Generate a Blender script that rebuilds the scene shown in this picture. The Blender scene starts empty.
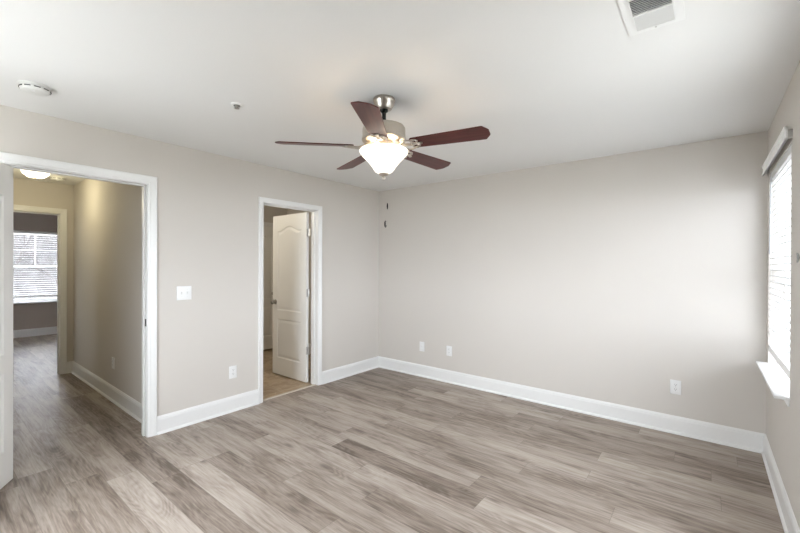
import bpy, bmesh, math, random
from mathutils import Vector, Matrix
from mathutils.geometry import tessellate_polygon

scene = bpy.context.scene
COL = scene.collection
PI = math.pi
rad = math.radians

# ------------------------------------------------------------------ camera
cam_d = bpy.data.cameras.new('camera')
cam_d.sensor_width = 36.0
cam_d.lens = 384.39 / 800 * 36.0
cam_d.clip_start = 0.02
cam = bpy.data.objects.new('camera', cam_d)
COL.objects.link(cam)
_F = Vector((-0.62377207, 0.7816012, -0.00282234))
_R = Vector((0.78159063, 0.62377837, 0.00407967))
_U = Vector((-0.00494919, -0.00033887, 0.99998770))
M = Matrix.Identity(4)
for i in range(3):
    M[i][0], M[i][1], M[i][2] = _R[i], _U[i], -_F[i]
M[0][3], M[1][3], M[2][3] = 3.56911, -4.00365, 1.41270
cam.matrix_world = M
scene.camera = cam

# ------------------------------------------------------------------ world, daylight, exposure
SKY = 12.0
world = bpy.data.worlds.new('overcast_sky')
scene.world = world
world.use_nodes = True
nt = world.node_tree
nt.nodes.clear()
wo = nt.nodes.new('ShaderNodeOutputWorld')
bg = nt.nodes.new('ShaderNodeBackground')
bg.inputs['Color'].default_value = (0.92, 0.95, 1.05, 1)
bg.inputs['Strength'].default_value = SKY
nt.links.new(bg.outputs[0], wo.inputs[0])

def portal(name, loc, rot, sx, sy):
    l = bpy.data.lights.new(name, 'AREA')
    l.shape = 'RECTANGLE'; l.size = sx; l.size_y = sy
    l.cycles.is_portal = True
    o = bpy.data.objects.new(name, l)
    o.location = loc; o.rotation_euler = rot
    COL.objects.link(o)
# portals sit in the window openings and only guide the sky's own light
portal('sky_portal', (4.10, -0.575, 1.39), (0, rad(90), 0), 1.42, 0.97)
portal('sky_portal', (4.10, -1.975, 1.39), (0, rad(90), 0), 1.42, 0.97)
portal('sky_portal', (1.20, -4.78, 1.39), (rad(90), 0, 0), 1.62, 1.42)
portal('sky_portal', (-6.92, -2.55, 1.36), (0, rad(-90), 0), 1.42, 0.92)

vs = scene.view_settings
scene.display_settings.display_device = 'sRGB'
vs.view_transform = 'Standard'
vs.look = 'None'
vs.exposure = 0.85
vs.gamma = 1.0
vs.use_curve_mapping = False
cy = scene.cycles
cy.max_bounces = 10
cy.diffuse_bounces = 6
cy.glossy_bounces = 4
cy.transparent_max_bounces = 12
cy.sample_clamp_indirect = 6.0
cy.caustics_reflective = False
cy.caustics_refractive = False
cy.use_denoising = True

# ------------------------------------------------------------------ materials
def mat(name, color, rough=0.5, metal=0.0, spec=0.5, bump=None, emit=None, var=None):
    m = bpy.data.materials.new(name)
    m.use_nodes = True
    n = m.node_tree.nodes; L = m.node_tree.links
    b = n['Principled BSDF']
    b.inputs['Base Color'].default_value = (*color, 1)
    b.inputs['Roughness'].default_value = rough
    b.inputs['Metallic'].default_value = metal
    b.inputs['Specular IOR Level'].default_value = spec
    tc = n.new('ShaderNodeTexCoord')
    if bump:
        t = n.new('ShaderNodeTexNoise'); t.inputs['Scale'].default_value = bump[0]; t.inputs['Detail'].default_value = 3
        bp = n.new('ShaderNodeBump'); bp.inputs['Strength'].default_value = bump[1]; bp.inputs['Distance'].default_value = 0.002
        L.new(tc.outputs['Object'], t.inputs['Vector']); L.new(t.outputs[0], bp.inputs['Height']); L.new(bp.outputs[0], b.inputs['Normal'])
    if var:
        t = n.new('ShaderNodeTexNoise'); t.inputs['Scale'].default_value = var[0]; t.inputs['Detail'].default_value = 2
        mp = n.new('ShaderNodeMapping'); mp.inputs['Scale'].default_value = var[2] if len(var) > 2 else (1, 1, 1)
        mx = n.new('ShaderNodeMix'); mx.data_type = 'RGBA'
        k = var[1]
        mx.inputs[6].default_value = (*[c * (1 - k) for c in color], 1)
        mx.inputs[7].default_value = (*[min(1, c * (1 + k)) for c in color], 1)
        L.new(tc.outputs['Object'], mp.inputs[0]); L.new(mp.outputs[0], t.inputs['Vector'])
        L.new(t.outputs[0], mx.inputs[0]); L.new(mx.outputs[2], b.inputs['Base Color'])
    if emit:
        b.inputs['Emission Color'].default_value = (*emit[0], 1)
        b.inputs['Emission Strength'].default_value = emit[1]
    return m

M_WALL = mat('greige_paint', (0.60, 0.566, 0.523), 0.75, spec=0.25, bump=(180, 0.08), var=(1.2, 0.012))
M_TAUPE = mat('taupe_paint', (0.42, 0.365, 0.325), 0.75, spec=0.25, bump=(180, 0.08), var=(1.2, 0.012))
M_CEIL = mat('flat_ceiling_paint', (0.765, 0.762, 0.752), 0.9, spec=0.1, bump=(120, 0.12), var=(0.8, 0.01))
M_TRIM = mat('white_trim_paint', (0.77, 0.768, 0.755), 0.35, spec=0.45, var=(3, 0.01))
M_DOOR = mat('white_door_paint', (0.80, 0.79, 0.76), 0.38, spec=0.45, bump=(60, 0.05), var=(2.5, 0.012))
M_PLASTIC = mat('white_plastic', (0.77, 0.77, 0.76), 0.3, var=(8, 0.01))
M_PLASTIC2 = mat('device_white_plastic', (0.66, 0.66, 0.64), 0.35, var=(8, 0.01))
M_SLOT = mat('dark_slot', (0.02, 0.02, 0.02), 0.7, var=(20, 0.1))
M_NICKEL = mat('brushed_nickel', (0.50, 0.46, 0.41), 0.30, 1.0, bump=(300, 0.1), var=(40, 0.05, (1, 1, 12)))
M_KNOB = mat('satin_nickel_knob', (0.36, 0.34, 0.31), 0.3, 1.0, var=(30, 0.06))
M_GREYP = mat('grey_plastic', (0.22, 0.22, 0.21), 0.4, var=(30, 0.06))
M_STEEL = mat('satin_hinge_metal', (0.60, 0.59, 0.57), 0.38, 1.0, var=(30, 0.06))
M_BRONZE = mat('dark_hook_metal', (0.022, 0.018, 0.014), 0.55, 0.2, var=(40, 0.2))
M_ROD = mat('dark_rod_metal', (0.03, 0.03, 0.03), 0.35, 0.8, var=(40, 0.2))
M_BLIND = mat('white_blind_slat', (0.84, 0.84, 0.83), 0.4, spec=0.4, var=(6, 0.01, (1, 12, 1)))
M_VALANCE = mat('white_valance', (0.90, 0.90, 0.89), 0.4, spec=0.4, var=(6, 0.01, (1, 12, 1)))
M_WAND = mat('clear_grey_wand', (0.35, 0.35, 0.35), 0.2, var=(20, 0.05))
M_CORD = mat('white_cord', (0.75, 0.75, 0.73), 0.8, var=(60, 0.05))
M_VENT = mat('white_vent_enamel', (0.78, 0.78, 0.77), 0.4, var=(10, 0.01))
M_DUCT = mat('dark_duct', (0.10, 0.10, 0.10), 0.8, var=(10, 0.1))
M_BARK = mat('grey_bark', (0.030, 0.026, 0.024), 0.9, bump=(30, 0.5), var=(12, 0.3))
M_GROUND = mat('pale_winter_grass', (0.40, 0.39, 0.36), 0.95, bump=(5, 0.5), var=(0.6, 0.25))
M_FRAME = mat('white_vinyl', (0.80, 0.80, 0.80), 0.35, var=(6, 0.01))
M_GLOW = mat('frosted_lamp_glass', (0.85, 0.82, 0.76), 0.3, emit=((1.0, 0.92, 0.79), 0.72), var=(5, 0.01))
M_GLOW2 = mat('frosted_hall_glass', (0.85, 0.82, 0.76), 0.3, emit=((1.0, 0.88, 0.68), 2.2), var=(5, 0.01))

def glass_mat(tint):
    m = bpy.data.materials.new('window_glass'); m.use_nodes = True
    n = m.node_tree.nodes; L = m.node_tree.links; n.clear()
    o = n.new('ShaderNodeOutputMaterial'); mx = n.new('ShaderNodeMixShader')
    t = n.new('ShaderNodeBsdfTransparent'); g = n.new('ShaderNodeBsdfGlossy')
    g.inputs['Roughness'].default_value = 0.02
    t.inputs['Color'].default_value = (*tint, 1)
    f = n.new('ShaderNodeFresnel'); f.inputs['IOR'].default_value = 1.25
    ge = n.new('ShaderNodeNewGeometry'); k = n.new('ShaderNodeMath'); k.operation = 'MULTIPLY_ADD'   # thin pane: reflect on the entry face only
    L.new(ge.outputs['Backfacing'], k.inputs[0]); k.inputs[1].default_value = -1.0; k.inputs[2].default_value = 1.0
    k2 = n.new('ShaderNodeMath'); k2.operation = 'MULTIPLY'; L.new(f.outputs[0], k2.inputs[0]); L.new(k.outputs[0], k2.inputs[1])
    L.new(k2.outputs[0], mx.inputs[0]); L.new(t.outputs[0], mx.inputs[1]); L.new(g.outputs[0], mx.inputs[2]); L.new(mx.outputs[0], o.inputs[0])
    return m
M_GLASS = glass_mat((0.96, 0.98, 0.97))
M_GLASS_TINT = glass_mat((0.94, 0.95, 0.95))
M_GLASS_DIM = glass_mat((0.82, 0.838, 0.84))  # darker tint put in to cut the daylight through the blind window
def translucent(m, k):
    n = m.node_tree.nodes; L = m.node_tree.links
    o = n['Material Output']; mx = n.new('ShaderNodeMixShader'); t = n.new('ShaderNodeBsdfTranslucent')
    t.inputs['Color'].default_value = (0.85, 0.85, 0.84, 1)
    mx.inputs[0].default_value = k
    L.new(n['Principled BSDF'].outputs[0], mx.inputs[1]); L.new(t.outputs[0], mx.inputs[2]); L.new(mx.outputs[0], o.inputs[0])
translucent(M_BLIND, 0.12)   # thin vinyl slats let some daylight through

class NT:
    """tiny node helper"""
    def __init__(self, name):
        self.m = bpy.data.materials.new(name); self.m.use_nodes = True
        self.n = self.m.node_tree.nodes; self.L = self.m.node_tree.links
        self.b = self.n['Principled BSDF']
    def put(self, sock, v):
        if hasattr(v, 'is_linked') or isinstance(v, bpy.types.NodeSocket): self.L.new(v, sock)
        else: sock.default_value = v
    def math(self, op, a, b=0.0, c=None, clamp=False):
        k = self.n.new('ShaderNodeMath'); k.operation = op; k.use_clamp = clamp
        self.put(k.inputs[0], a); self.put(k.inputs[1], b)
        if c is not None: self.put(k.inputs[2], c)
        return k.outputs[0]
    def comb(self, x, y, z=0.0):
        k = self.n.new('ShaderNodeCombineXYZ')
        for i, v in enumerate((x, y, z)): self.put(k.inputs[i], v)
        return k.outputs[0]
    def noise(self, vec, scale, detail=3, dist=0.0, rough=0.5):
        k = self.n.new('ShaderNodeTexNoise'); self.put(k.inputs['Vector'], vec)
        k.inputs['Scale'].default_value = scale; k.inputs['Detail'].default_value = detail
        k.inputs['Distortion'].default_value = dist; k.inputs['Roughness'].default_value = rough
        return k.outputs[0]
    def white(self, vec):
        k = self.n.new('ShaderNodeTexWhiteNoise'); k.noise_dimensions = '3D'; self.put(k.inputs['Vector'], vec)
        return k.outputs[0], k.outputs[1]
    def ramp(self, f, stops):
        k = self.n.new('ShaderNodeValToRGB'); e = k.color_ramp.elements
        while len(e) < len(stops): e.new(0.5)
        for i, (p, c) in enumerate(stops): e[i].position = p; e[i].color = (*c, 1)
        self.put(k.inputs[0], f); return k.outputs[0]
    def mix(self, f, a, b, mode='MIX'):
        k = self.n.new('ShaderNodeMix'); k.data_type = 'RGBA'; k.blend_type = mode
        self.put(k.inputs[0], f); self.put(k.inputs[6], a); self.put(k.inputs[7], b); return k.outputs[2]
    def maprange(self, v, a, b, c, d, smooth=True):
        k = self.n.new('ShaderNodeMapRange'); k.interpolation_type = 'SMOOTHSTEP' if smooth else 'LINEAR'
        for i, x in enumerate((v, a, b, c, d)): self.put(k.inputs[i], x)
        return k.outputs[0]

def plank_mat():
    t = NT('greige_oak_planks')
    tc = t.n.new('ShaderNodeTexCoord'); sp = t.n.new('ShaderNodeSeparateXYZ'); t.L.new(tc.outputs['Object'], sp.inputs[0])
    u, v = sp.outputs[0], sp.outputs[1]
    PW, PL = 0.178, 1.225
    vr = t.math('DIVIDE', t.math('ADD', v, 2.885 + PW * 40), PW)
    row = t.math('FLOOR', vr); fv = t.math('FRACT', vr)
    ro, _ = t.white(t.comb(row, 3.7, 1.3))
    ur = t.math('ADD', t.math('DIVIDE', t.math('ADD', u, 30), PL), t.math('MULTIPLY', ro, 7.0))
    colm = t.math('FLOOR', ur); fu = t.math('FRACT', ur)
    r1, rc = t.white(t.comb(row, colm, 5.1))
    s2 = t.n.new('ShaderNodeSeparateColor'); t.L.new(rc, s2.inputs[0])
    ra, rb = s2.outputs[0], s2.outputs[1]
    gx = t.math('ADD', u, t.math('MULTIPLY', ra, 37.0))
    gy = t.math('ADD', v, t.math('MULTIPLY', rb, 19.0))
    # waviness so that the grain bends round the knots
    wob = t.noise(t.comb(t.math('MULTIPLY', gx, 2.2), t.math('MULTIPLY', gy, 5.0), r1), 1.0, 2)
    gyw = t.math('ADD', gy, t.math('MULTIPLY', wob, 0.035))
    k = t.n.new('ShaderNodeTexVoronoi'); k.feature = 'F1'; k.voronoi_dimensions = '2D'
    t.put(k.inputs['Vector'], t.comb(t.math('MULTIPLY', gx, 2.0), t.math('MULTIPLY', gyw, 6.0))); k.inputs['Scale'].default_value = 1.0
    kc = t.n.new('ShaderNodeSeparateColor'); t.L.new(k.outputs['Color'], kc.inputs[0])
    kd = t.math('ADD', k.outputs['Distance'], t.math('MULTIPLY', kc.outputs[0], 0.42))
    knot = t.maprange(kd, 0.05, 0.22, 1.0, 0.0)
    halo = t.maprange(kd, 0.08, 0.55, 1.0, 0.0)
    blotch = t.noise(t.comb(t.math('MULTIPLY', gx, 1.7), t.math('MULTIPLY', gyw, 8.0), r1), 1.0, 3, 0.5)
    streak = t.noise(t.comb(t.math('MULTIPLY', gx, 2.4), t.math('MULTIPLY', gyw, 60.0), r1), 1.0, 5, 0.3, 0.6)
    fine = t.noise(t.comb(t.math('MULTIPLY', gx, 9.0), t.math('MULTIPLY', gyw, 130.0), r1), 1.0, 4, 0.0, 0.65)
    # nested growth-ring contours
    cn = t.noise(t.comb(t.math('MULTIPLY', gx, 1.3), t.math('MULTIPLY', gy, 6.5), t.math('MULTIPLY', r1, 5.0)), 1.0, 1, 0.2)
    cn = t.math('ADD', cn, t.math('MULTIPLY', halo, 0.12))
    ring = t.math('MULTIPLY', t.math('ADD', t.math('SINE', t.math('MULTIPLY', cn, 95.0)), 1.0), 0.5)
    ringm = t.maprange(blotch, 0.40, 0.62, 0.25, 1.0)
    f = t.math('MULTIPLY', r1, 0.41)
    f = t.math('ADD', f, t.math('MULTIPLY', t.maprange(blotch, 0.36, 0.68, 0, 1), 0.24))
    f = t.math('ADD', f, t.math('MULTIPLY', t.maprange(streak, 0.34, 0.70, 0, 1), 0.24))
    f = t.math('ADD', f, t.math('MULTIPLY', t.maprange(fine, 0.35, 0.70, 0, 1), 0.19))
    f = t.math('ADD', f, t.math('MULTIPLY', t.math('MULTIPLY', ring, ringm), 0.17))
    f = t.math('ADD', f, t.math('MULTIPLY', halo, 0.13))
    c = t.ramp(f, [(0.10, (0.455, 0.397, 0.346)), (0.40, (0.355, 0.299, 0.254)), (0.68, (0.243, 0.195, 0.160)), (1.0, (0.125, 0.094, 0.073))])
    c = t.mix(t.math('MULTIPLY', knot, 0.6), c, (0.085, 0.062, 0.050, 1))
    # seams
    ev = t.math('MULTIPLY', t.math('MINIMUM', fv, t.math('SUBTRACT', 1.0, fv)), PW)
    eu = t.math('MULTIPLY', t.math('MINIMUM', fu, t.math('SUBTRACT', 1.0, fu)), PL)
    e = t.math('MINIMUM', ev, eu)
    seam = t.maprange(e, 0.0006, 0.0022, 1.0, 0.0)
    c = t.mix(t.math('MULTIPLY', seam, 0.5), c, (0.12, 0.095, 0.075, 1))
    t.L.new(c, t.b.inputs['Base Color'])
    t.put(t.b.inputs['Roughness'], t.math('ADD', 0.36, t.math('MULTIPLY', streak, 0.22)))
    t.b.inputs['Specular IOR Level'].default_value = 0.42
    bp = t.n.new('ShaderNodeBump'); bp.inputs['Strength'].default_value = 0.25; bp.inputs['Distance'].default_value = 0.001
    t.put(bp.inputs['Height'], t.math('SUBTRACT', fine, t.math('MULTIPLY', seam, 1.2))); t.L.new(bp.outputs[0], t.b.inputs['Normal'])
    return t.m
M_FLOOR = plank_mat()

def tile_mat():
    t = NT('tan_stone_tile')
    tc = t.n.new('ShaderNodeTexCoord'); sp = t.n.new('ShaderNodeSeparateXYZ'); t.L.new(tc.outputs['Object'], sp.inputs[0])
    u, v = sp.outputs[0], sp.outputs[1]
    a = t.math('DIVIDE', t.math('ADD', u, 9), 0.305); b = t.math('DIVIDE', t.math('ADD', v, 9.1), 0.305)
    r1, _ = t.white(t.comb(t.math('FLOOR', a), t.math('FLOOR', b), 2.0))
    n1 = t.noise(t.comb(u, v, t.math('MULTIPLY', r1, 9.0)), 7.0, 5, 1.2, 0.6)
    f = t.math('ADD', t.math('MULTIPLY', t.maprange(n1, 0.3, 0.7, 0, 1), 0.7), t.math('MULTIPLY', r1, 0.3))
    c = t.ramp(f, [(0.0, (0.52, 0.41, 0.29)), (0.5, (0.40, 0.30, 0.20)), (1.0, (0.27, 0.19, 0.12))])
    fa, fb = t.math('FRACT', a), t.math('FRACT', b)
    e = t.math('MINIMUM', t.math('MINIMUM', fa, t.math('SUBTRACT', 1.0, fa)), t.math('MINIMUM', fb, t.math('SUBTRACT', 1.0, fb)))
    c = t.mix(t.maprange(e, 0.006, 0.014, 0.7, 0.0), c, (0.50, 0.42, 0.32, 1))
    t.L.new(c, t.b.inputs['Base Color']); t.b.inputs['Roughness'].default_value = 0.45
    return t.m
M_TILE = tile_mat()

def blade_mat():
    t = NT('walnut_blade_veneer')
    tc = t.n.new('ShaderNodeTexCoord')
    mp = t.n.new('ShaderNodeMapping'); mp.inputs['Scale'].default_value = (3, 45, 45); t.L.new(tc.outputs['Object'], mp.inputs[0])
    s = t.noise(mp.outputs[0], 1.0, 5, 0.4, 0.6)
    c = t.ramp(s, [(0.25, (0.042, 0.009, 0.008)), (0.5, (0.082, 0.018, 0.015)), (0.8, (0.130, 0.034, 0.026))])
    t.L.new(c, t.b.inputs['Base Color'])
    t.b.inputs['Roughness'].default_value = 0.36
    t.b.inputs['Specular IOR Level'].default_value = 0.32
    return t.m
M_BLADE = blade_mat()

# ------------------------------------------------------------------ mesh helpers
def bm_new(): return bmesh.new()

def box(bm, a, b, bevel=0.0, seg=2):
    x0, y0, z0 = [min(p, q) for p, q in zip(a, b)]; x1, y1, z1 = [max(p, q) for p, q in zip(a, b)]
    v = [bm.verts.new(p) for p in ((x0, y0, z0), (x1, y0, z0), (x1, y1, z0), (x0, y1, z0), (x0, y0, z1), (x1, y0, z1), (x1, y1, z1), (x0, y1, z1))]
    fs = [bm.faces.new([v[i] for i in f]) for f in ((0, 3, 2, 1), (4, 5, 6, 7), (0, 1, 5, 4), (1, 2, 6, 5), (2, 3, 7, 6), (3, 0, 4, 7))]
    if bevel:
        es = {e for f in fs for e in f.edges}
        bmesh.ops.bevel(bm, geom=list(es), offset=bevel, segments=seg, affect='EDGES', profile=0.5)

def lathe(bm, prof, n=32, axis=Vector((0, 0, 0)), close=True):
    """prof: [(r, z)...] revolved round a vertical axis through `axis`."""
    rings = []
    for r, z in prof:
        if r < 1e-6: rings.append([bm.verts.new(axis + Vector((0, 0, z)))])
        else: rings.append([bm.verts.new(axis + Vector((r * math.cos(2 * PI * i / n), r * math.sin(2 * PI * i / n), z))) for i in range(n)])
    for A, B in zip(rings, rings[1:]):
        for i in range(n):
            j = (i + 1) % n
            if len(A) == 1 and len(B) == 1: continue
            if len(A) == 1: bm.faces.new((A[0], B[j], B[i]))
            elif len(B) == 1: bm.faces.new((A[i], A[j], B[0]))
            else: bm.faces.new((A[i], A[j], B[j], B[i]))
    if close:
        for R in (rings[0], rings[-1]):
            if len(R) > 2:
                try: bm.faces.new(R)
                except ValueError: pass

def tube(bm, pts, r, n=10, caps=True):
    pts = [Vector(p) for p in pts]
    rr = r if isinstance(r, (list, tuple)) else [r] * len(pts)
    rings = []; up = None
    for i, p in enumerate(pts):
        t = (pts[min(i + 1, len(pts) - 1)] - pts[max(i - 1, 0)]).normalized()
        if up is None:
            up = Vector((0, 0, 1)) if abs(t.z) < 0.9 else Vector((1, 0, 0))
        s = t.cross(up).normalized(); up = s.cross(t).normalized()
        rings.append([bm.verts.new(p + rr[i] * (math.cos(2 * PI * k / n) * s + math.sin(2 * PI * k / n) * up)) for k in range(n)])
    for A, B in zip(rings, rings[1:]):
        for k in range(n):
            j = (k + 1) % n; bm.faces.new((A[k], A[j], B[j], B[k]))
    if caps: bm.faces.new(rings[0]); bm.faces.new(rings[-1])

def sweep(bm, prof, frames, closed_prof=True):
    """loft a 2-D profile [(a,b)] through frames [(origin, A, B)]"""
    rings = [[bm.verts.new(o + a * A + b * Bv) for a, b in prof] for o, A, Bv in frames]
    m = len(prof)
    for X, Y in zip(rings, rings[1:]):
        for i in range(m if closed_prof else m - 1):
            j = (i + 1) % m; bm.faces.new((X[i], X[j], Y[j], Y[i]))
    bm.faces.new(rings[0]); bm.faces.new(rings[-1])

def prism(bm, poly, z0, z1):
    a = [bm.verts.new((x, y, z0)) for x, y in poly]; b = [bm.verts.new((x, y, z1)) for x, y in poly]
    bm.faces.new(a[::-1]); bm.faces.new(b)
    for i in range(len(poly)):
        j = (i + 1) % len(poly); bm.faces.new((a[i], a[j], b[j], b[i]))

def link(name, bm, m, parent=None, smooth=None, loc=None):
    """link the bmesh as ONE object. Vertices are shifted so that the origin sits at loc (or at the parent's base)."""
    bmesh.ops.recalc_face_normals(bm, faces=bm.faces[:])
    me = bpy.data.meshes.new(name); bm.to_mesh(me); bm.free()
    o = bpy.data.objects.new(name, me); me.materials.append(m)
    COL.objects.link(o)
    if loc is not None:
        me.transform(Matrix.Translation(-Vector(loc))); o.location = loc
    if parent is not None: o.parent = parent
    if smooth:
        for p in me.polygons: p.use_smooth = True
        md = o.modifiers.new('smooth_angle', 'EDGE_SPLIT'); md.split_angle = rad(smooth)
    return o

def wpart(name, bm, m, parent, smooth=None):
    """part built in world coordinates under a root Empty that is not rotated"""
    bmesh.ops.translate(bm, vec=-parent.location, verts=bm.verts[:])
    return link(name, bm, m, parent, smooth)

def tag(o, label, cat, group=None, kind=None):
    o['label'] = label; o['category'] = cat
    if group: o['group'] = group
    if kind: o['kind'] = kind
    return o

def root(name, loc, label, cat, group=None, kind=None, rot=(0, 0, 0)):
    o = bpy.data.objects.new(name, None); COL.objects.link(o)
    o.empty_display_size = 0.05; o.location = loc; o.rotation_euler = rot
    return tag(o, label, cat, group, kind)

def dup(o, loc, rot=None, label=None):
    r = o.copy(); COL.objects.link(r); r.location = loc
    if rot is not None: r.rotation_euler = rot
    if label: r['label'] = label
    def rec(src, dst):
        for ch in [c for c in src.children]:
            c = ch.copy(); COL.objects.link(c); c.parent = dst; rec(ch, c)
    rec(o, r)
    return r

def struct(name, bm, m, label, cat, loc=(0, 0, 0), smooth=None):
    o = link(name, bm, m, None, smooth, loc)
    return tag(o, label, cat, None, 'structure')

# ------------------------------------------------------------------ room dimensions
H = 2.44
W = 3.925
T = 0.115            # interior wall thickness
YN = -4.60           # wall behind the camera
HALL_R, HALL_L, HALL_F = -2.74, -3.86, -2.90
FAR_X = -6.74
D1 = (-3.652, -2.841)     # clear opening of the hall doorway
D2 = (-1.788, -1.082)     # clear opening of the bathroom doorway
D3 = (-3.66, -2.876)      # doorway at the end of the hall
DZ = 2.050                # clear opening height
DZ1 = 2.064               # hall doorway
JT = 0.018                # jamb board
BATH_X, BATH_B = -2.05, -0.07

def wall_yz(bm, x0, x1, y0, y1, holes, z0=0.0, z1=H):
    """wall in a plane x = const with rectangular holes (ya, yb, za, zb)"""
    ys = y0
    for ya, yb, za, zb in sorted(holes):
        box(bm, (x0, ys, z0), (x1, ya, z1))
        if za > z0: box(bm, (x0, ya, z0), (x1, yb, za))
        if zb < z1: box(bm, (x0, ya, zb), (x1, yb, z1))
        ys = yb
    box(bm, (x0, ys, z0), (x1, y1, z1))

def wall_xz(bm, y0, y1, x0, x1, holes, z0=0.0, z1=H):
    xs = x0
    for xa, xb, za, zb in sorted(holes):
        box(bm, (xs, y0, z0), (xa, y1, z1))
        if za > z0: box(bm, (xa, y0, z0), (xb, y1, za))
        if zb < z1: box(bm, (xa, y0, zb), (xb, y1, z1))
        xs = xb
    box(bm, (xs, y0, z0), (x1, y1, z1))

W1 = (-1.05, -0.10, 0.69, 2.090)       # bedroom window opening (y0, y1, z0, z1)
W3 = (-2.45, -1.50, 0.69, 2.090)       # window added out of frame for fill daylight
W4 = (0.40, 2.00, 0.69, 2.090)          # fill window added behind the camera (x0, x1, z0, z1)
W2 = (-3.00, -2.10, 0.665, 2.06)       # far-room window
WT = 0.17                              # outside wall thickness

# ------------------------------------------------------------------ the setting
bm = bm_new(); box(bm, (FAR_X - WT, -5.2, -0.10), (-3.0, -1.4, 0)); box(bm, (-3.0, HALL_L - T, -0.10), (-0.06, -2.68, 0)); box(bm, (-0.06, YN - WT, -0.10), (W + WT, 0.15, 0))
struct('floor', bm, M_FLOOR, 'greige oak plank floor running from the bedroom through the hall', 'floor')
bm = bm_new(); box(bm, (BATH_X - T, -2.68, -0.10), (-0.06, 0.15, -0.001))
struct('floor_bathroom', bm, M_TILE, 'tan stone tile floor behind the narrower doorway', 'floor')
bm = bm_new(); box(bm, (-0.06, YN - WT, H), (W + WT, 0.15, H + 0.1))
struct('ceiling', bm, M_CEIL, 'plain white bedroom ceiling carrying the fan', 'ceiling')
bm = bm_new(); box(bm, (-3.0, HALL_L - T, H), (-0.06, -2.68, H + 0.1))
struct('ceiling_hall', bm, M_CEIL, 'hallway ceiling beyond the wide doorway', 'ceiling')
bm = bm_new(); box(bm, (BATH_X - T, -2.68, H), (-0.06, 0.15, H + 0.1))
struct('ceiling_bathroom', bm, M_CEIL, 'bathroom ceiling behind the narrower doorway', 'ceiling')
bm = bm_new(); box(bm, (FAR_X - WT, -5.2, H), (-3.0, -1.4, H + 0.1))
struct('ceiling_far_room', bm, M_CEIL, 'ceiling of the room at the end of the hall', 'ceiling')

bm = bm_new(); wall_yz(bm, -T, 0, YN, 0.0, [(D1[0] - JT, D1[1] + JT, 0, DZ1 + JT), (D2[0] - JT, D2[1] + JT, 0, DZ + JT)])
struct('wall_left', bm, M_WALL, 'greige left wall with the hall doorway and the bathroom doorway', 'wall')
bm = bm_new(); box(bm, (-T, 0, 0), (W + WT, 0.15, H))
struct('wall_back', bm, M_WALL, 'long greige back wall, brightly lit from the window at its right', 'wall')
bm = bm_new(); wall_yz(bm, W, W + WT, YN, 0.0, [W3, W1])
struct('wall_right', bm, M_WALL, 'greige right wall with the window under white blinds', 'wall')
bm = bm_new(); wall_xz(bm, YN - WT, YN, -T, W + WT, [W4])
struct('wall_near', bm, M_WALL, 'greige wall behind the camera', 'wall')
bm = bm_new(); box(bm, (-3.0, HALL_R, 0), (-T, HALL_R + T, H))
struct('wall_hall_right', bm, M_WALL, 'right hallway wall seen through the wide doorway', 'wall')
bm = bm_new(); box(bm, (-3.0, HALL_L - T, 0), (-T, HALL_L, H))
struct('wall_hall_left', bm, M_WALL, 'left hallway wall hidden behind the open door', 'wall')
bm = bm_new(); wall_yz(bm, HALL_F - T, HALL_F, -5.2, -1.4, [(D3[0] - JT, D3[1] + JT, 0, DZ + JT)])
struct('wall_hall_far', bm, M_WALL, 'end wall of the hallway with a cased doorway', 'wall')
bm = bm_new(); wall_yz(bm, FAR_X - WT, FAR_X, -5.2, -1.4, [W2])
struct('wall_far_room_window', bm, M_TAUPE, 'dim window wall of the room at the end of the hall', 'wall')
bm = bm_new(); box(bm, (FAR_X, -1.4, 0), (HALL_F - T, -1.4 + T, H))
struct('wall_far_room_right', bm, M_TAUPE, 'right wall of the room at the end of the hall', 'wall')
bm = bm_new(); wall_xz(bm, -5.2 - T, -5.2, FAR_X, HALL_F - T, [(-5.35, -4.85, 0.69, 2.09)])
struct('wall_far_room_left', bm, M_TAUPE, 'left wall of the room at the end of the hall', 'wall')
bm = bm_new(); wall_yz(bm, BATH_X - T, BATH_X, -2.625, BATH_B, [(-1.02, -0.24, 0, 2.04)])
struct('wall_bathroom_far', bm, M_WALL, 'far bathroom wall holding the closet door', 'wall')
bm = bm_new(); box(bm, (BATH_X - T, BATH_B, 0), (-T, 0.15, H))
struct('wall_bathroom_right', bm, M_WALL, 'lighter bathroom wall seen above the open bathroom door', 'wall')

bm = bm_new(); box(bm, (BATH_X - 0.75, -1.25, 0), (BATH_X - 0.70, 0.0, H)); box(bm, (BATH_X - 0.70, -1.25, 0), (BATH_X - T, -1.20, H)); box(bm, (BATH_X - 0.70, -0.05, 0), (BATH_X - T, 0.0, H)); box(bm, (BATH_X - 0.70, -1.20, H), (BATH_X - T, -0.05, H + 0.1)); box(bm, (BATH_X - 0.70, -1.20, -0.1), (BATH_X - T, -0.05, -0.001))
struct('wall_closet', bm, M_WALL, 'closet shell behind the closed closet door', 'wall')

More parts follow.
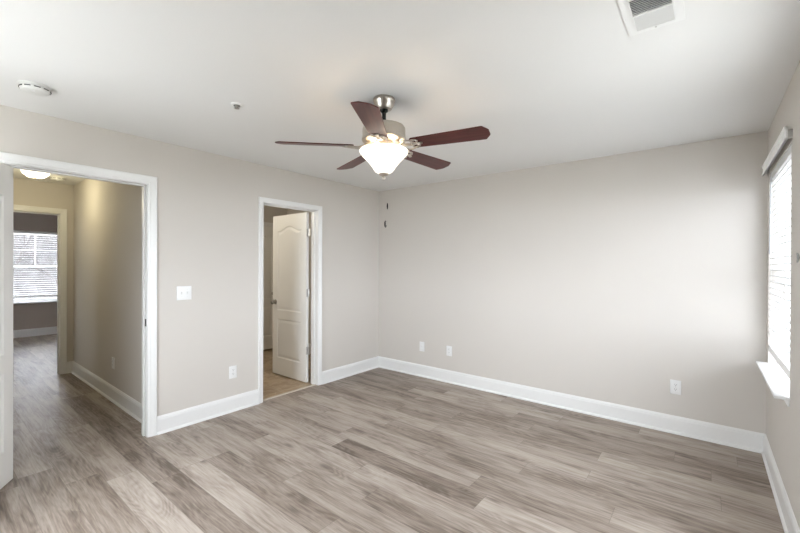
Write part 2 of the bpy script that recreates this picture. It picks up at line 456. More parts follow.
# baseboards: stepped profile with cap bead and shoe moulding
BASE = [(0, 0.0), (0.026, 0.0), (0.026, 0.006), (0.0225, 0.014), (0.0145, 0.021), (0.0145, 0.118), (0.0120, 0.124), (0.0120, 0.132), (0.0040, 0.146), (0, 0.148)]
def baseboard(name, segs, label):
    bm = bm_new()
    for p0, p1, nrm, e0, e1 in segs:
        d = (Vector(p1) - Vector(p0)).normalized(); n = Vector(nrm)
        r0 = [bm.verts.new(Vector(p0) + n * a + d * (a * e0) + Vector((0, 0, b))) for a, b in BASE]
        r1 = [bm.verts.new(Vector(p1) + n * a - d * (a * e1) + Vector((0, 0, b))) for a, b in BASE]
        for i in range(len(BASE)):
            j = (i + 1) % len(BASE); bm.faces.new((r0[i], r0[j], r1[j], r1[i]))
        bm.faces.new(r0[::-1]); bm.faces.new(r1)
    return struct(name, bm, M_TRIM, label, 'baseboard')
CW = 0.070   # casing reach beyond the clear opening
baseboard('baseboard_left', [((0, D1[1] + CW, 0), (0, D2[0] - 0.0565, 0), (1, 0, 0), 0, 0), ((0, D2[1] + 0.0565, 0), (0, 0, 0), (1, 0, 0), 0, 1), ((0, YN, 0), (0, D1[0] - CW, 0), (1, 0, 0), 1, 0)], 'white baseboard along the left wall between the doorways')
baseboard('baseboard_back', [((0, 0, 0), (W, 0, 0), (0, -1, 0), 1, 1)], 'white baseboard along the foot of the back wall')
baseboard('baseboard_right', [((W, 0, 0), (W, YN, 0), (-1, 0, 0), 1, 1)], 'white baseboard below the window on the right wall')
baseboard('baseboard_near', [((W, YN, 0), (0, YN, 0), (0, 1, 0), 1, 1)], 'white baseboard on the wall behind the camera')
baseboard('baseboard_hall', [((HALL_F, HALL_R, 0), (-T - 0.016, HALL_R, 0), (0, -1, 0), 1, 0), ((HALL_F, D3[1] + CW, 0), (HALL_F, HALL_R, 0), (1, 0, 0), 0, 1)], 'cream baseboard along the right hallway wall')
baseboard('baseboard_far_room', [((FAR_X, -5.2, 0), (FAR_X, -1.4, 0), (1, 0, 0), 0, 0)], 'baseboard under the window of the far room')
baseboard('baseboard_bathroom', [((BATH_X, BATH_B, 0), (-T - 0.016, BATH_B, 0), (0, -1, 0), 0, 0)], 'baseboard of the bathroom wall behind the open door')

# ---- door trim
CPROF = [(w * 0.070 / 0.078, t) for w, t in [(0.005, 0), (0.005, 0.009), (0.010, 0.012), (0.020, 0.012), (0.026, 0.015), (0.055, 0.017), (0.066, 0.019), (0.074, 0.019), (0.078, 0.015), (0.078, 0)]]
def casing_yz(bm, x, nx, y0, y1, zt, prof=CPROF):
    path = [lambda w: (y0 - w, 0.0), lambda w: (y0 - w, zt + w), lambda w: (y1 + w, zt + w), lambda w: (y1 + w, 0.0)]
    rings = []
    for f in path:
        rings.append([bm.verts.new((x + nx * t, f(w)[0], f(w)[1])) for w, t in prof])
    m = len(prof)
    for A, B in zip(rings, rings[1:]):
        for i in range(m):
            j = (i + 1) % m; bm.faces.new((A[i], A[j], B[j], B[i]))
    bm.faces.new(rings[0][::-1]); bm.faces.new(rings[-1])

def jamb_yz(bm, x0, x1, y0, y1, zt, stop_x=None):
    box(bm, (x0, y0 - JT, 0), (x1, y0, zt + JT)); box(bm, (x0, y1, 0), (x1, y1 + JT, zt + JT)); box(bm, (x0, y0, zt), (x1, y1, zt + JT))
    if stop_x is not None:
        a, b = stop_x
        box(bm, (a, y0, 0), (b, y0 + 0.011, zt), 0.002, 1); box(bm, (a, y1 - 0.011, 0), (b, y1, zt), 0.002, 1); box(bm, (a, y0 + 0.011, zt - 0.011), (b, y1 - 0.011, zt), 0.002, 1)

# ---- moulded two-panel door leaf, local: x along the width from the hinge, thickness in y, z up
def arch_poly(x0, x1, z0, zs, rise, n=36):
    p = [(x0, z0), (x1, z0)]
    a, b = x0 + (x1 - x0) * 0.10, x1 - (x1 - x0) * 0.10
    p.append((x1, zs))
    for i in range(n + 1):
        f = i / n
        x = b + (a - b) * f
        p.append((x, zs + rise * (0.5 - 0.5 * math.cos(2 * PI * f)) ** 0.75))
    p.append((x0, zs))
    return p
def rect_poly(x0, x1, z0, z1): return [(x0, z0), (x1, z0), (x1, z1), (x0, z1)]
def inset(poly, d):
    out = []; n = len(poly)
    for i in range(n):
        p0, p, p1 = Vector(poly[i - 1]), Vector(poly[i]), Vector(poly[(i + 1) % n])
        e0, e1 = (p - p0).normalized(), (p1 - p).normalized()
        n0, n1 = Vector((-e0.y, e0.x)), Vector((-e1.y, e1.x))
        m = (n0 + n1); k = 1 + n0.dot(n1)
        out.append(tuple(p + m * (d / max(k, 0.4))))
    return out
def door_leaf_bm(w, h, th=0.035):
    bm = bm_new()
    st = 0.100 if w > 0.7 else 0.098
    z_off = 0.012
    panels = [arch_poly(st, w - st, 0.835, 1.845, 0.055), rect_poly(st, w - st, 0.225, 0.725)]
    for y, s in ((0.0, 1), (th, -1)):
        def V(p, dep): return bm.verts.new((p[0], y + s * dep, p[1]))
        outer = rect_poly(0, w, z_off, z_off + h)
        loops3 = [[Vector((p[0], p[1], 0)) for p in q] for q in [outer] + [P[::-1] for P in panels]]
        flat = [Vector((v.x, v.y)) for q in loops3 for v in q]
        vs_ = [V(p, 0) for p in flat]
        for tri in tessellate_polygon(loops3):
            try: bm.faces.new([vs_[i] for i in tri])
            except ValueError: pass
        for P in panels:
            L0 = [V(p, 0) for p in P]; L1 = [V(p, 0.006) for p in inset(P, 0.010)]; L2 = [V(p, 0.0075) for p in inset(P, 0.016)]
            L3 = [V(p, 0.006) for p in inset(P, 0.022)]; L4 = [V(p, 0.0015) for p in inset(P, 0.046)]
            n = len(P)
            for A, B in ((L0, L1), (L1, L2), (L2, L3), (L3, L4)):
                for i in range(n):
                    j = (i + 1) % n; bm.faces.new((A[i], A[j], B[j], B[i]))
            bm.faces.new(L4)
    zb, zt = z_off, z_off + h
    for a, b in (((0, zb), (w, zb)), ((w, zb), (w, zt)), ((w, zt), (0, zt)), ((0, zt), (0, zb))):
        bm.faces.new([bm.verts.new(p) for p in ((a[0], 0, a[1]), (b[0], 0, b[1]), (b[0], th, b[1]), (a[0], th, a[1]))])
    bmesh.ops.remove_doubles(bm, verts=bm.verts[:], dist=0.0002)
    return bm

def knob_bm(sx, x, z, th=0.035):
    """round knob with rosettes on both faces"""
    bm = bm_new()
    prof = [(0.0, 0.0), (0.032, 0.0), (0.032, 0.004), (0.027, 0.008), (0.012, 0.010), (0.011, 0.026), (0.016, 0.030), (0.026, 0.038), (0.0285, 0.047), (0.026, 0.056), (0.017, 0.062), (0.0, 0.064)]
    n = 24
    for y, s in ((0.0, -1), (th, 1)):
        rings = []
        for r, d in prof:
            if r < 1e-6: rings.append([bm.verts.new((x, y + s * d, z))])
            else: rings.append([bm.verts.new((x + r * math.cos(2 * PI * i / n), y + s * d, z + r * math.sin(2 * PI * i / n))) for i in range(n)])
        for A, B in zip(rings, rings[1:]):
            for i in range(n):
                j = (i + 1) % n
                if len(A) == 1: bm.faces.new((A[0], B[j], B[i]))
                elif len(B) == 1: bm.faces.new((A[i], A[j], B[0]))
                else: bm.faces.new((A[i], A[j], B[j], B[i]))
    box(bm, (x + sx * (0.06) - 0.001, 0.006, z - 0.028), (x + sx * 0.06 + 0.0012, th - 0.006, z + 0.028))
    return bm

# bedroom (hall) doorway: door_1, leaf swung about 120 degrees into the bedroom
d1 = root('door_1', (0, (D1[0] + D1[1]) / 2, 0), 'white panel door swung open into the bedroom, at the left edge', 'door', kind='structure')
bm = bm_new(); casing_yz(bm, 0, 1, *D1, DZ1); wpart('door_casing', bm, M_TRIM, d1)
bm = bm_new(); casing_yz(bm, -T, -1, *D1, DZ1, [p for p in CPROF]); wpart('door_casing', bm, M_TRIM, d1)
bm = bm_new(); jamb_yz(bm, -T, 0, *D1, DZ1, (-0.075, -0.040)); wpart('door_jamb', bm, M_TRIM, d1)
bm = bm_new(); box(bm, (-0.036, D1[1] - 0.0015, 0.905), (-0.008, D1[1], 0.965)); sp_ = wpart('strike_plate', bm, M_ROD, d1); sp_['label'] = 'dark metal strike plate'
leaf = link('door_leaf', door_leaf_bm(0.79, 2.030), M_DOOR, d1)
# local y=0 face is the hall side once open; hinge on the bedroom-side face of the left jamb
phi = rad(90 - 121)
leaf.rotation_euler = (0, 0, phi)
hp = Vector((0.014, D1[0] + 0.006, 0))
off = Matrix.Rotation(phi, 4, 'Z') @ Vector((0.003, 0.0, 0))
leaf.location = hp + off - d1.location
link('door_knob', knob_bm(1, 0.73, 0.94), M_KNOB, leaf, 40)
for z in (0.25, 1.05, 1.83):
    bm = bm_new(); lathe(bm, [(0.0, -0.047), (0.006, -0.045), (0.006, 0.045), (0.0, 0.047)], 12, Vector((-0.004, -0.006, z))); link('hinge', bm, M_STEEL, leaf, 40)

# bathroom doorway: door_2, leaf open 90 degrees into the bathroom
d2 = root('door_2', (0, (D2[0] + D2[1]) / 2, 0), 'white two-panel bathroom door with arched top panel, standing ajar', 'door', kind='structure')
bm = bm_new(); casing_yz(bm, 0, 1, *D2, DZ, [(w * 0.056 / 0.070, t) for w, t in CPROF]); wpart('door_casing', bm, M_TRIM, d2)
bm = bm_new(); casing_yz(bm, -T, -1, *D2, DZ); wpart('door_casing', bm, M_TRIM, d2)
bm = bm_new(); jamb_yz(bm, -T, 0, *D2, DZ, (-0.078, -0.045)); wpart('door_jamb', bm, M_TRIM, d2)
LW = 0.69
leaf = link('door_leaf', door_leaf_bm(LW, 2.030), M_DOOR, d2)
leaf.rotation_euler = (0, 0, rad(180))           # local +x runs to world -x, local y=th face looks to -y
leaf.location = Vector((-0.160, -1.086, 0)) - d2.location
link('door_knob', knob_bm(1, LW - 0.06, 0.935), M_KNOB, leaf, 40)
for z in (0.39, 1.08, 1.80):
    bm = bm_new()
    box(bm, (-0.0025, 0.004, z - 0.045), (0.0, 0.036, z + 0.045))
    lathe(bm, [(0.0, -0.047), (0.008, -0.045), (0.008, 0.045), (0.0, 0.047)], 12, Vector((-0.018, 0.014, z)))
    box(bm, (-0.044, 0.012, z - 0.045), (-0.0025, 0.0145, z + 0.045))
    link('hinge', bm, M_STEEL, leaf, 40)

# closet door inside the bathroom
d3 = root('door_3', (BATH_X, -0.63, 0), 'white closed closet door behind the open bathroom door', 'door', kind='structure')
bm = bm_new(); casing_yz(bm, BATH_X, 1, -1.01, -0.25, 2.035); wpart('door_casing', bm, M_TRIM, d3)
leaf = link('door_leaf', door_leaf_bm(0.75, 2.01), M_DOOR, d3)
leaf.rotation_euler = (0, 0, rad(90)); leaf.location = Vector((BATH_X - 0.008, -1.005, 0.02)) - d3.location
link('door_knob', knob_bm(1, 0.68, 0.92), M_KNOB, leaf, 40)

# cased opening at the end of the hall
d4 = root('trim_1', (HALL_F, (D3[0] + D3[1]) / 2, 0), 'cream cased doorway at the end of the hall', 'door trim', kind='structure')
bm = bm_new(); casing_yz(bm, HALL_F, 1, *D3, DZ); wpart('door_casing', bm, M_TRIM, d4)
bm = bm_new(); jamb_yz(bm, HALL_F - T, HALL_F, *D3, DZ, (HALL_F - 0.075, HALL_F - 0.04)); wpart('door_jamb', bm, M_TRIM, d4)
# threshold strip
bm = bm_new(); sweep(bm, [(-0.022, 0), (0.022, 0), (0.014, 0.006), (-0.014, 0.006)], [(Vector((-0.040, D2[0], 0)), Vector((1, 0, 0)), Vector((0, 0, 1))), (Vector((-0.040, D2[1], 0)), Vector((1, 0, 0)), Vector((0, 0, 1)))])
struct('trim_2', bm, mat('threshold_strip', (0.50, 0.44, 0.37), 0.4, var=(20, 0.1)), 'thin threshold strip between plank floor and bathroom tile', 'threshold', (-0.04, D2[0], 0))

# ------------------------------------------------------------------ windows
def window_x(name, x_in, sx, y0, y1, z0, z1, label, grids, muntin_rows=(0.5,), glass=None):
    """double-hung window in a wall of constant x; sx = direction to the outside; the frame sits at the outer half of the wall"""
    r = root(name, (x_in, (y0 + y1) / 2, z0), label, 'window', kind='structure')
    xa, xb = x_in + sx * 0.085, x_in + sx * 0.165
    f = 0.035; zm = (z0 + z1) / 2
    bm = bm_new()
    box(bm, (xa, y0, z0), (xb, y0 + f, z1)); box(bm, (xa, y1 - f, z0), (xb, y1, z1)); box(bm, (xa, y0 + f, z0), (xb, y1 - f, z0 + f)); box(bm, (xa, y0 + f, z1 - f), (xb, y1 - f, z1))
    wpart('window_frame', bm, M_FRAME, r)
    s = 0.035
    for nm, za, zb, xo, g in (('lower_sash', z0 + f, zm + 0.02, 0.012, False), ('upper_sash', zm - 0.02, z1 - f, 0.044, grids)):
        bm = bm_new(); a, b = xa + sx * xo, xa + sx * (xo + 0.028); ya, yb = y0 + f, y1 - f
        box(bm, (a, ya, za), (b, ya + s, zb)); box(bm, (a, yb - s, za), (b, yb, zb)); box(bm, (a, ya + s, za), (b, yb - s, za + s)); box(bm, (a, ya + s, zb - s), (b, yb - s, zb))
        if g:
            ym = (ya + yb) / 2; c, d = a + sx * 0.008, b - sx * 0.008
            box(bm, (c, ym - 0.008, za + s), (d, ym + 0.008, zb - s))
            for q in muntin_rows:
                zz = za + s + (zb - za - 2 * s) * q
                box(bm, (c, ya + s, zz - 0.008), (d, ym - 0.008, zz + 0.008)); box(bm, (c, ym + 0.008, zz - 0.008), (d, yb - s, zz + 0.008))
        o = wpart(nm, bm, M_FRAME, r)
        bm = bm_new(); m_ = (a + b) / 2
        box(bm, (m_ - 0.002, ya + s, za + s), (m_ + 0.002, yb - s, zb - s))
        p = wpart('pane', bm, glass or M_GLASS, r); p.parent = o
    return r

w1 = window_x('window_1', W, 1, *W1, 'bright white double-hung window on the right wall, behind blinds', False, glass=M_GLASS_DIM)
bm = bm_new(); prism(bm, [(W - 0.064, W1[0] - 0.022), (W, W1[0] - 0.022), (W, W1[0] + 0.001), (W + 0.085, W1[0] + 0.001), (W + 0.085, W1[1] - 0.001), (W, W1[1] - 0.001), (W, W1[1] + 0.022), (W - 0.064, W1[1] + 0.022)], 0.6905, 0.706); o = wpart('window_sill', bm, M_TRIM, w1); md = o.modifiers.new('edge', 'BEVEL'); md.width = 0.004; md.segments = 2
bm = bm_new(); sweep(bm, [(0, 0), (0.008, 0.004), (0.011, 0.028), (0.014, 0.036), (0, 0.036)], [(Vector((W, yy, 0.648)), Vector((-1, 0, 0)), Vector((0, 0, 1))) for yy in (W1[0] + 0.012, W1[1] - 0.012)]); wpart('window_apron', bm, M_TRIM, w1)
w2 = window_x('window_2', FAR_X, -1, *W2, 'far-room window with bare trees outside, at the end of the hall', True, glass=M_GLASS_TINT)
bm = bm_new(); box(bm, (FAR_X, W2[0] - 0.03, W2[2] - 0.02), (FAR_X + 0.05, W2[1] + 0.03, W2[2])); box(bm, (FAR_X - 0.085, W2[0], W2[2] - 0.0005), (FAR_X, W2[1], W2[2] + 0.006)); wpart('window_sill', bm, M_TRIM, w2)
window_x('fill_window_right', W, 1, *W3, 'window added on the right wall out of frame for fill daylight', False)
r = root('fill_window_near', ((W4[0] + W4[1]) / 2, YN, W4[2]), 'window added behind the camera to let in fill daylight', 'window', kind='structure')
bm = bm_new(); ya, yb = YN - 0.15, YN - 0.08
for a, b in (((W4[0], W4[2]), (W4[0] + .05, W4[3])), ((W4[1] - .05, W4[2]), (W4[1], W4[3])), ((W4[0] + .05, W4[2]), (W4[1] - .05, W4[2] + .05)), ((W4[0] + .05, W4[3] - .05), (W4[1] - .05, W4[3])), ((W4[0] + .05, 1.37), (W4[1] - .05, 1.41))):
    box(bm, (a[0], ya, a[1]), (b[0], yb, b[1]))
wpart('window_frame', bm, M_FRAME, r)
for a, b in ((W4[2] + .05, 1.37), (1.41, W4[3] - .05)):
    bm = bm_new(); box(bm, (W4[0] + .05, YN - .117, a), (W4[1] - .05, YN - .113, b)); wpart('pane', bm, M_GLASS, r)

r = root('fill_window_far_room', (-5.1, -5.2, 0.69), 'unseen window added to brighten the room at the end of the hall', 'window', kind='structure')  # extra opening put in to lighten the far room
bm = bm_new()
for a, b in (((-5.35, .69), (-5.30, 2.09)), ((-4.90, .69), (-4.85, 2.09)), ((-5.30, .69), (-4.90, .74)), ((-5.30, 2.04), (-4.90, 2.09)), ((-5.30, 1.37), (-4.90, 1.41))):
    box(bm, (a[0], -5.29, a[1]), (b[0], -5.23, b[1]))
wpart('window_frame', bm, M_FRAME, r)
for a, b in ((.74, 1.37), (1.41, 2.04)):
    bm = bm_new(); box(bm, (-5.30, -5.262, a), (-4.90, -5.258, b)); wpart('pane', bm, M_GLASS, r)

# ------------------------------------------------------------------ window blinds
def slat_bm(bm, xc, y0, y1, zc, w, tilt, t=0.0028, crown=0.002):
    c, s = math.cos(tilt), math.sin(tilt)
    prof = []
    N = 4
    for i in range(N + 1):
        a = -w / 2 + w * i / N; prof.append((a, t / 2 + crown * (1 - (2 * a / w) ** 2)))
    for i in range(N, -1, -1):
        a = -w / 2 + w * i / N; prof.append((a, -t / 2 + crown * (1 - (2 * a / w) ** 2)))
    A = Vector((c, 0, s)); B = Vector((-s, 0, c))
    sweep(bm, prof, [(Vector((xc, y0, zc)), A, B), (Vector((xc, y1, zc)), A, B)])

BX = W + 0.029
bl = root('window_blind', (W, (W1[0] + W1[1]) / 2, W1[3]), 'white slatted blind with valance, lowered over the window on the right wall', 'blind', 'slatted window blinds')
bm = bm_new()
VY0, VY1 = W1[0] - 0.05, W1[1] + 0.05
box(bm, (W - 0.032, VY0, 2.096), (W - 0.020, VY1, 2.168), 0.003); box(bm, (W - 0.037, VY0, 2.150), (W - 0.020, VY1, 2.168), 0.003); box(bm, (W - 0.036, VY0, 2.096), (W - 0.020, VY1, 2.107), 0.002)
wpart('valance', bm, M_VALANCE, bl)
for yy in (VY0 + 0.004, VY1 - 0.03):  # blocks put in for the dark shadow behind the valance end
    bm = bm_new(); box(bm, (W - 0.0195, yy, 2.105), (W - 0.001, yy + 0.018, 2.150)); wpart('valance_shadow_block', bm, M_STEEL, bl)
bm = bm_new(); box(bm, (W + 0.004, W1[0] + 0.008, 2.040), (W + 0.054, W1[1] - 0.008, 2.088)); wpart('headrail', bm, M_BLIND, bl)
bm = bm_new(); zs = []
z = 2.012
while z > 0.865: zs.append(z); z -= 0.0415
for z in zs: slat_bm(bm, BX, W1[0] + 0.008, W1[1] - 0.010, z, 0.050, rad(-2), 0.0065)
wpart('slats', bm, M_BLIND, bl, 30)
bm = bm_new(); box(bm, (BX - 0.026, W1[0] + 0.008, 0.792), (BX + 0.026, W1[1] - 0.010, 0.842), 0.003); wpart('bottom_rail', bm, M_VALANCE, bl)
for yy in (W1[0] + 0.14, (W1[0] + W1[1]) / 2, W1[1] - 0.14):
    bm = bm_new()
    tube(bm, [(BX - 0.028, yy, 2.02), (BX - 0.028, yy, 0.84)], 0.0014, 6); tube(bm, [(BX + 0.028, yy, 2.02), (BX + 0.028, yy, 0.84)], 0.0014, 6)
    wpart('ladder_cord', bm, M_CORD, bl)
bm = bm_new(); tube(bm, [(W - 0.010, W1[1] - 0.20, 2.07), (W - 0.010, W1[1] - 0.20, 2.03), (W - 0.014, W1[1] - 0.20, 1.50)], [0.002, 0.0045, 0.0045], 8); wpart('tilt_wand', bm, M_WAND, bl, 40)

# far-room blind, slats opened flat
b2 = root('window_blind', (FAR_X, (W2[0] + W2[1]) / 2, W2[3]), 'white blind with open slats over the window at the end of the hall', 'blind', 'slatted window blinds')
bx2 = FAR_X - 0.045
bm = bm_new(); box(bm, (bx2 - 0.028, W2[0] + 0.006, 2.005), (bx2 + 0.028, W2[1] - 0.006, 2.058)); wpart('headrail', bm, M_BLIND, b2)
bm = bm_new(); z = 1.98
while z > 0.81: slat_bm(bm, bx2, W2[0] + 0.008, W2[1] - 0.008, z, 0.050, 0.0, 0.002, 0.0012); z -= 0.0425
wpart('slats', bm, M_VALANCE, b2, 30)
bm = bm_new(); box(bm, (bx2 - 0.026, W2[0] + 0.008, 0.768), (bx2 + 0.026, W2[1] - 0.008, 0.800), 0.003); wpart('bottom_rail', bm, M_VALANCE, b2)
for yy in (W2[0] + 0.13, W2[1] - 0.13):
    bm = bm_new(); tube(bm, [(bx2 + 0.029, yy, 2.01), (bx2 + 0.029, yy, 0.79)], 0.0013, 6); tube(bm, [(bx2 - 0.029, yy, 2.01), (bx2 - 0.029, yy, 0.79)], 0.0013, 6); wpart('ladder_cord', bm, M_CORD, b2)

# ------------------------------------------------------------------ ceiling fan
FX, FY = 2.006, -2.209
fan = root('ceiling_fan', (FX, FY, H), 'brushed nickel ceiling fan with five dark walnut blades and lit glass bowl', 'ceiling fan')
ax = Vector((FX, FY, 0))
bm = bm_new(); lathe(bm, [(0.0, 2.44), (0.066, 2.44), (0.068, 2.434), (0.068, 2.424), (0.063, 2.418), (0.060, 2.400), (0.052, 2.384), (0.046, 2.376), (0.030, 2.372), (0.0, 2.371)], 40, ax); wpart('canopy', bm, M_NICKEL, fan, 35)
bm = bm_new(); lathe(bm, [(0.0, 2.374), (0.026, 2.372), (0.024, 2.362), (0.0125, 2.352), (0.0125, 2.300), (0.022, 2.294), (0.024, 2.276), (0.0, 2.274)], 24, ax); wpart('downrod', bm, M_ROD, fan, 35)
bm = bm_new(); lathe(bm, [(0.0, 2.282), (0.050, 2.282), (0.095, 2.276), (0.124, 2.266), (0.131, 2.257), (0.133, 2.245), (0.133, 2.198), (0.137, 2.194), (0.137, 2.183), (0.130, 2.177), (0.100, 2.172), (0.070, 2.168), (0.0, 2.168)], 48, ax); wpart('motor_housing', bm, M_NICKEL, fan, 30)
bm = bm_new(); lathe(bm, [(0.0, 2.169), (0.052, 2.169), (0.056, 2.163), (0.056, 2.146), (0.050, 2.140), (0.060, 2.135), (0.060, 2.129), (0.0, 2.128)], 40, ax); wpart('switch_housing', bm, M_NICKEL, fan, 35)
# bowl: open-topped glass shade
bowl_out = [(0.146, 2.123), (0.1505, 2.116), (0.148, 2.107), (0.138, 2.094), (0.124, 2.078), (0.109, 2.063), (0.095, 2.048), (0.082, 2.033), (0.071, 2.018), (0.062, 2.003), (0.053, 1.991), (0.040, 1.983), (0.024, 1.979), (0.0, 1.978)]
bowl_in = [(max(r - 0.004, 0.0), z + (0.003 if r < 0.12 else 0.0)) for r, z in bowl_out][::-1]
bm = bm_new(); lathe(bm, bowl_out + bowl_in, 48, ax, close=False)
n_ = 48
wb = wpart('light_bowl', bm, M_GLOW, fan, 60); wb['label'] = 'glowing frosted glass bowl'
bm = bm_new(); lathe(bm, [(0.0, 1.984), (0.029, 1.982), (0.031, 1.975), (0.024, 1.967), (0.012, 1.962), (0.009, 1.956), (0.013, 1.950), (0.010, 1.942), (0.0, 1.939)], 24, ax); wpart('finial', bm, M_NICKEL, fan, 35).parent = wb
bm = bm_new(); lathe(bm, [(0.0, 2.130), (0.006, 2.130), (0.006, 1.981), (0.0, 1.981)], 10, ax); wpart('fitter_rod', bm, M_NICKEL, fan, 35)
bulb_spots = [(0.070 * math.cos(rad(a)), 0.070 * math.sin(rad(a)), 2.040) for a in (61, 181, 301)]
M_BULB = mat('lamp_bulb_glass', (0.9, 0.88, 0.82), 0.3, emit=((1.0, 0.80, 0.52), 2.0))
for bx_, by_, bz_ in bulb_spots:
    bm = bm_new(); d = Vector((bx_, by_, 0)).normalized()
    tube(bm, [ax + d * 0.030 + Vector((0, 0, 2.134)), ax + d * 0.048 + Vector((0, 0, 2.112))], 0.013, 12); wpart('bulb_socket', bm, M_PLASTIC, fan, 40)
    l = bpy.data.lights.new('bulb_light', 'POINT'); l.energy = 1.3; l.color = (1.0, 0.76, 0.50); l.shadow_soft_size = 0.028
    lo = bpy.data.objects.new('bulb_light', l); COL.objects.link(lo); lo.parent = fan; lo.location = (bx_, by_, bz_ - H)

# blades
BL_A = (-57.2, 13.8, 86.0, 159.5, 225.0)
def blade_bm():
    bm = bm_new()
    r0, r1 = 0.185, 0.650
    pts = []
    w0, w1_ = 0.054, 0.068
    pts += [(r0, -w0 + 0.012), (r0 + 0.012, -w0)]
    pts += [(r1 - 0.034, -w1_), (r1 - 0.028, -w1_ + 0.003), (r1 - 0.003, -0.030), (r1, -0.022), (r1, 0.022), (r1 - 0.003, 0.030), (r1 - 0.028, w1_ - 0.003), (r1 - 0.034, w1_)]
    pts += [(r0 + 0.012, w0), (r0, w0 - 0.012)]
    prism(bm, pts, -0.003, 0.003)
    return bm
def iron_bm():
    """scrolled blade bracket under the blade, local coordinates of the blade"""
    bm = bm_new()
    z = -0.007
    for s in (1, -1):
        pts = []
        for i in range(15):
            f = i / 14
            pts.append((0.100 + 0.115 * f, s * (0.010 + 0.030 * math.sin(PI * f) ** 1.2 * (1 if f < .6 else 1) + 0.022 * f), z - 0.004 * math.sin(PI * f)))
        tube(bm, pts, 0.0052, 8)
        ring = [(0.208 + 0.019 * math.cos(t_), s * (0.026 + 0.019 * math.sin(t_)), z) for t_ in [2 * PI * i / 18 for i in range(19)]]
        tube(bm, ring, 0.0048, 8)
        lathe(bm, [(0, -0.012), (0.007, -0.011), (0.007, -0.004), (0, -0.003)], 12, Vector((0.229, s * 0.026, 0)))
    lathe(bm, [(0, -0.012), (0.010, -0.011), (0.010, -0.004), (0, -0.003)], 12, Vector((0.246, 0, 0)))
    tube(bm, [(0.195, 0, z), (0.246, 0, z)], [0.004, 0.006], 8)
    return bm
def arm_bm(d):
    bm = bm_new()
    # the neck that drops from the motor to the bracket
    p = [Vector((0.078, 0, 2.170)), Vector((0.100, 0, 2.164)), Vector((0.122, 0, 2.148)), Vector((0.150, 0, 2.138)), Vector((0.190, 0, 2.135))]
    sweep(bm, [(-0.013, -0.004), (0.013, -0.004), (0.013, 0.004), (-0.013, 0.004)], [(q, Vector((0, 1, 0)), Vector((0.35, 0, 0.94)) if 0.09 < q.x < 0.14 else Vector((0, 0, 1))) for q in p])
    return bm
b_me = i_me = a_me = None
for k in range(5):
    ang = rad(BL_A[k])
    if b_me is None:
        bo = link('blade', blade_bm(), M_BLADE, fan); md = bo.modifiers.new('edge', 'BEVEL'); md.width = 0.0015; md.segments = 2; b_me = bo.data
        io = link('blade_iron', iron_bm(), M_NICKEL, bo, 40)
        ao = link('blade_arm', arm_bm(0), M_NICKEL, fan, 30)
        first = (bo, io, ao)
    else:
        bo = first[0].copy(); COL.objects.link(bo); bo.parent = fan
        io = first[1].copy(); COL.objects.link(io); io.parent = bo
        ao = first[2].copy(); COL.objects.link(ao); ao.parent = fan
    bo.location = (0, 0, 2.145 - H)
    bo.rotation_euler = (Matrix.Rotation(ang, 3, 'Z') @ Matrix.Rotation(rad(-12), 3, 'X')).to_euler()
    ao.location = (0, 0, -H); ao.rotation_euler = (0, 0, ang)

# ------------------------------------------------------------------ ceiling devices
def smoke_detector(loc, label, r_=0.072):
    o = root('smoke_detector', loc, label, 'smoke detector', 'ceiling smoke detectors')
    bm = bm_new(); lathe(bm, [(0, 0), (r_, 0), (r_, -0.010), (r_ - 0.004, -0.012), (0, -0.012)], 36); link('base', bm, M_PLASTIC2, o, 35)
    bm = bm_new(); lathe(bm, [(0, -0.012), (r_ - 0.006, -0.012), (r_ - 0.004, -0.016), (r_ - 0.005, -0.024), (r_ - 0.012, -0.034), (r_ - 0.030, -0.040), (0, -0.041)], 36); link('cover', bm, M_PLASTIC2, o, 35)
    bm = bm_new()
    for i in range(10):
        a = 2 * PI * i / 10; d = Vector((math.cos(a), math.sin(a), 0)); s = Vector((-d.y, d.x, 0))
        q = [d * (r_ - 0.006) + s * u + Vector((0, 0, zz)) for u, zz in ((-0.014, -0.0235), (0.014, -0.0235), (0.014, -0.0185), (-0.014, -0.0185))]
        p2 = [v - d * 0.004 for v in q]; q = [v + d * 0.0028 for v in q]
        A = [bm.verts.new(v) for v in q]; B = [bm.verts.new(v) for v in p2]
        bm.faces.new(A); bm.faces.new(B[::-1])
        for m_ in range(4): bm.faces.new((A[m_], A[(m_ + 1) % 4], B[(m_ + 1) % 4], B[m_]))
    link('vent_slots', bm, M_SLOT, o)
    bm = bm_new(); lathe(bm, [(0, -0.040), (0.011, -0.040), (0.010, -0.043), (0, -0.0435)], 20, Vector((0.028, -0.01, 0))); link('test_button', bm, M_PLASTIC, o, 35)
    return o
sd = smoke_detector((0.530, -3.583, H), 'round white smoke detector on the bedroom ceiling above the wide doorway')
dup(sd, (-2.44, -2.975, H), None, 'white smoke detector on the hallway ceiling beside the hall lamp')

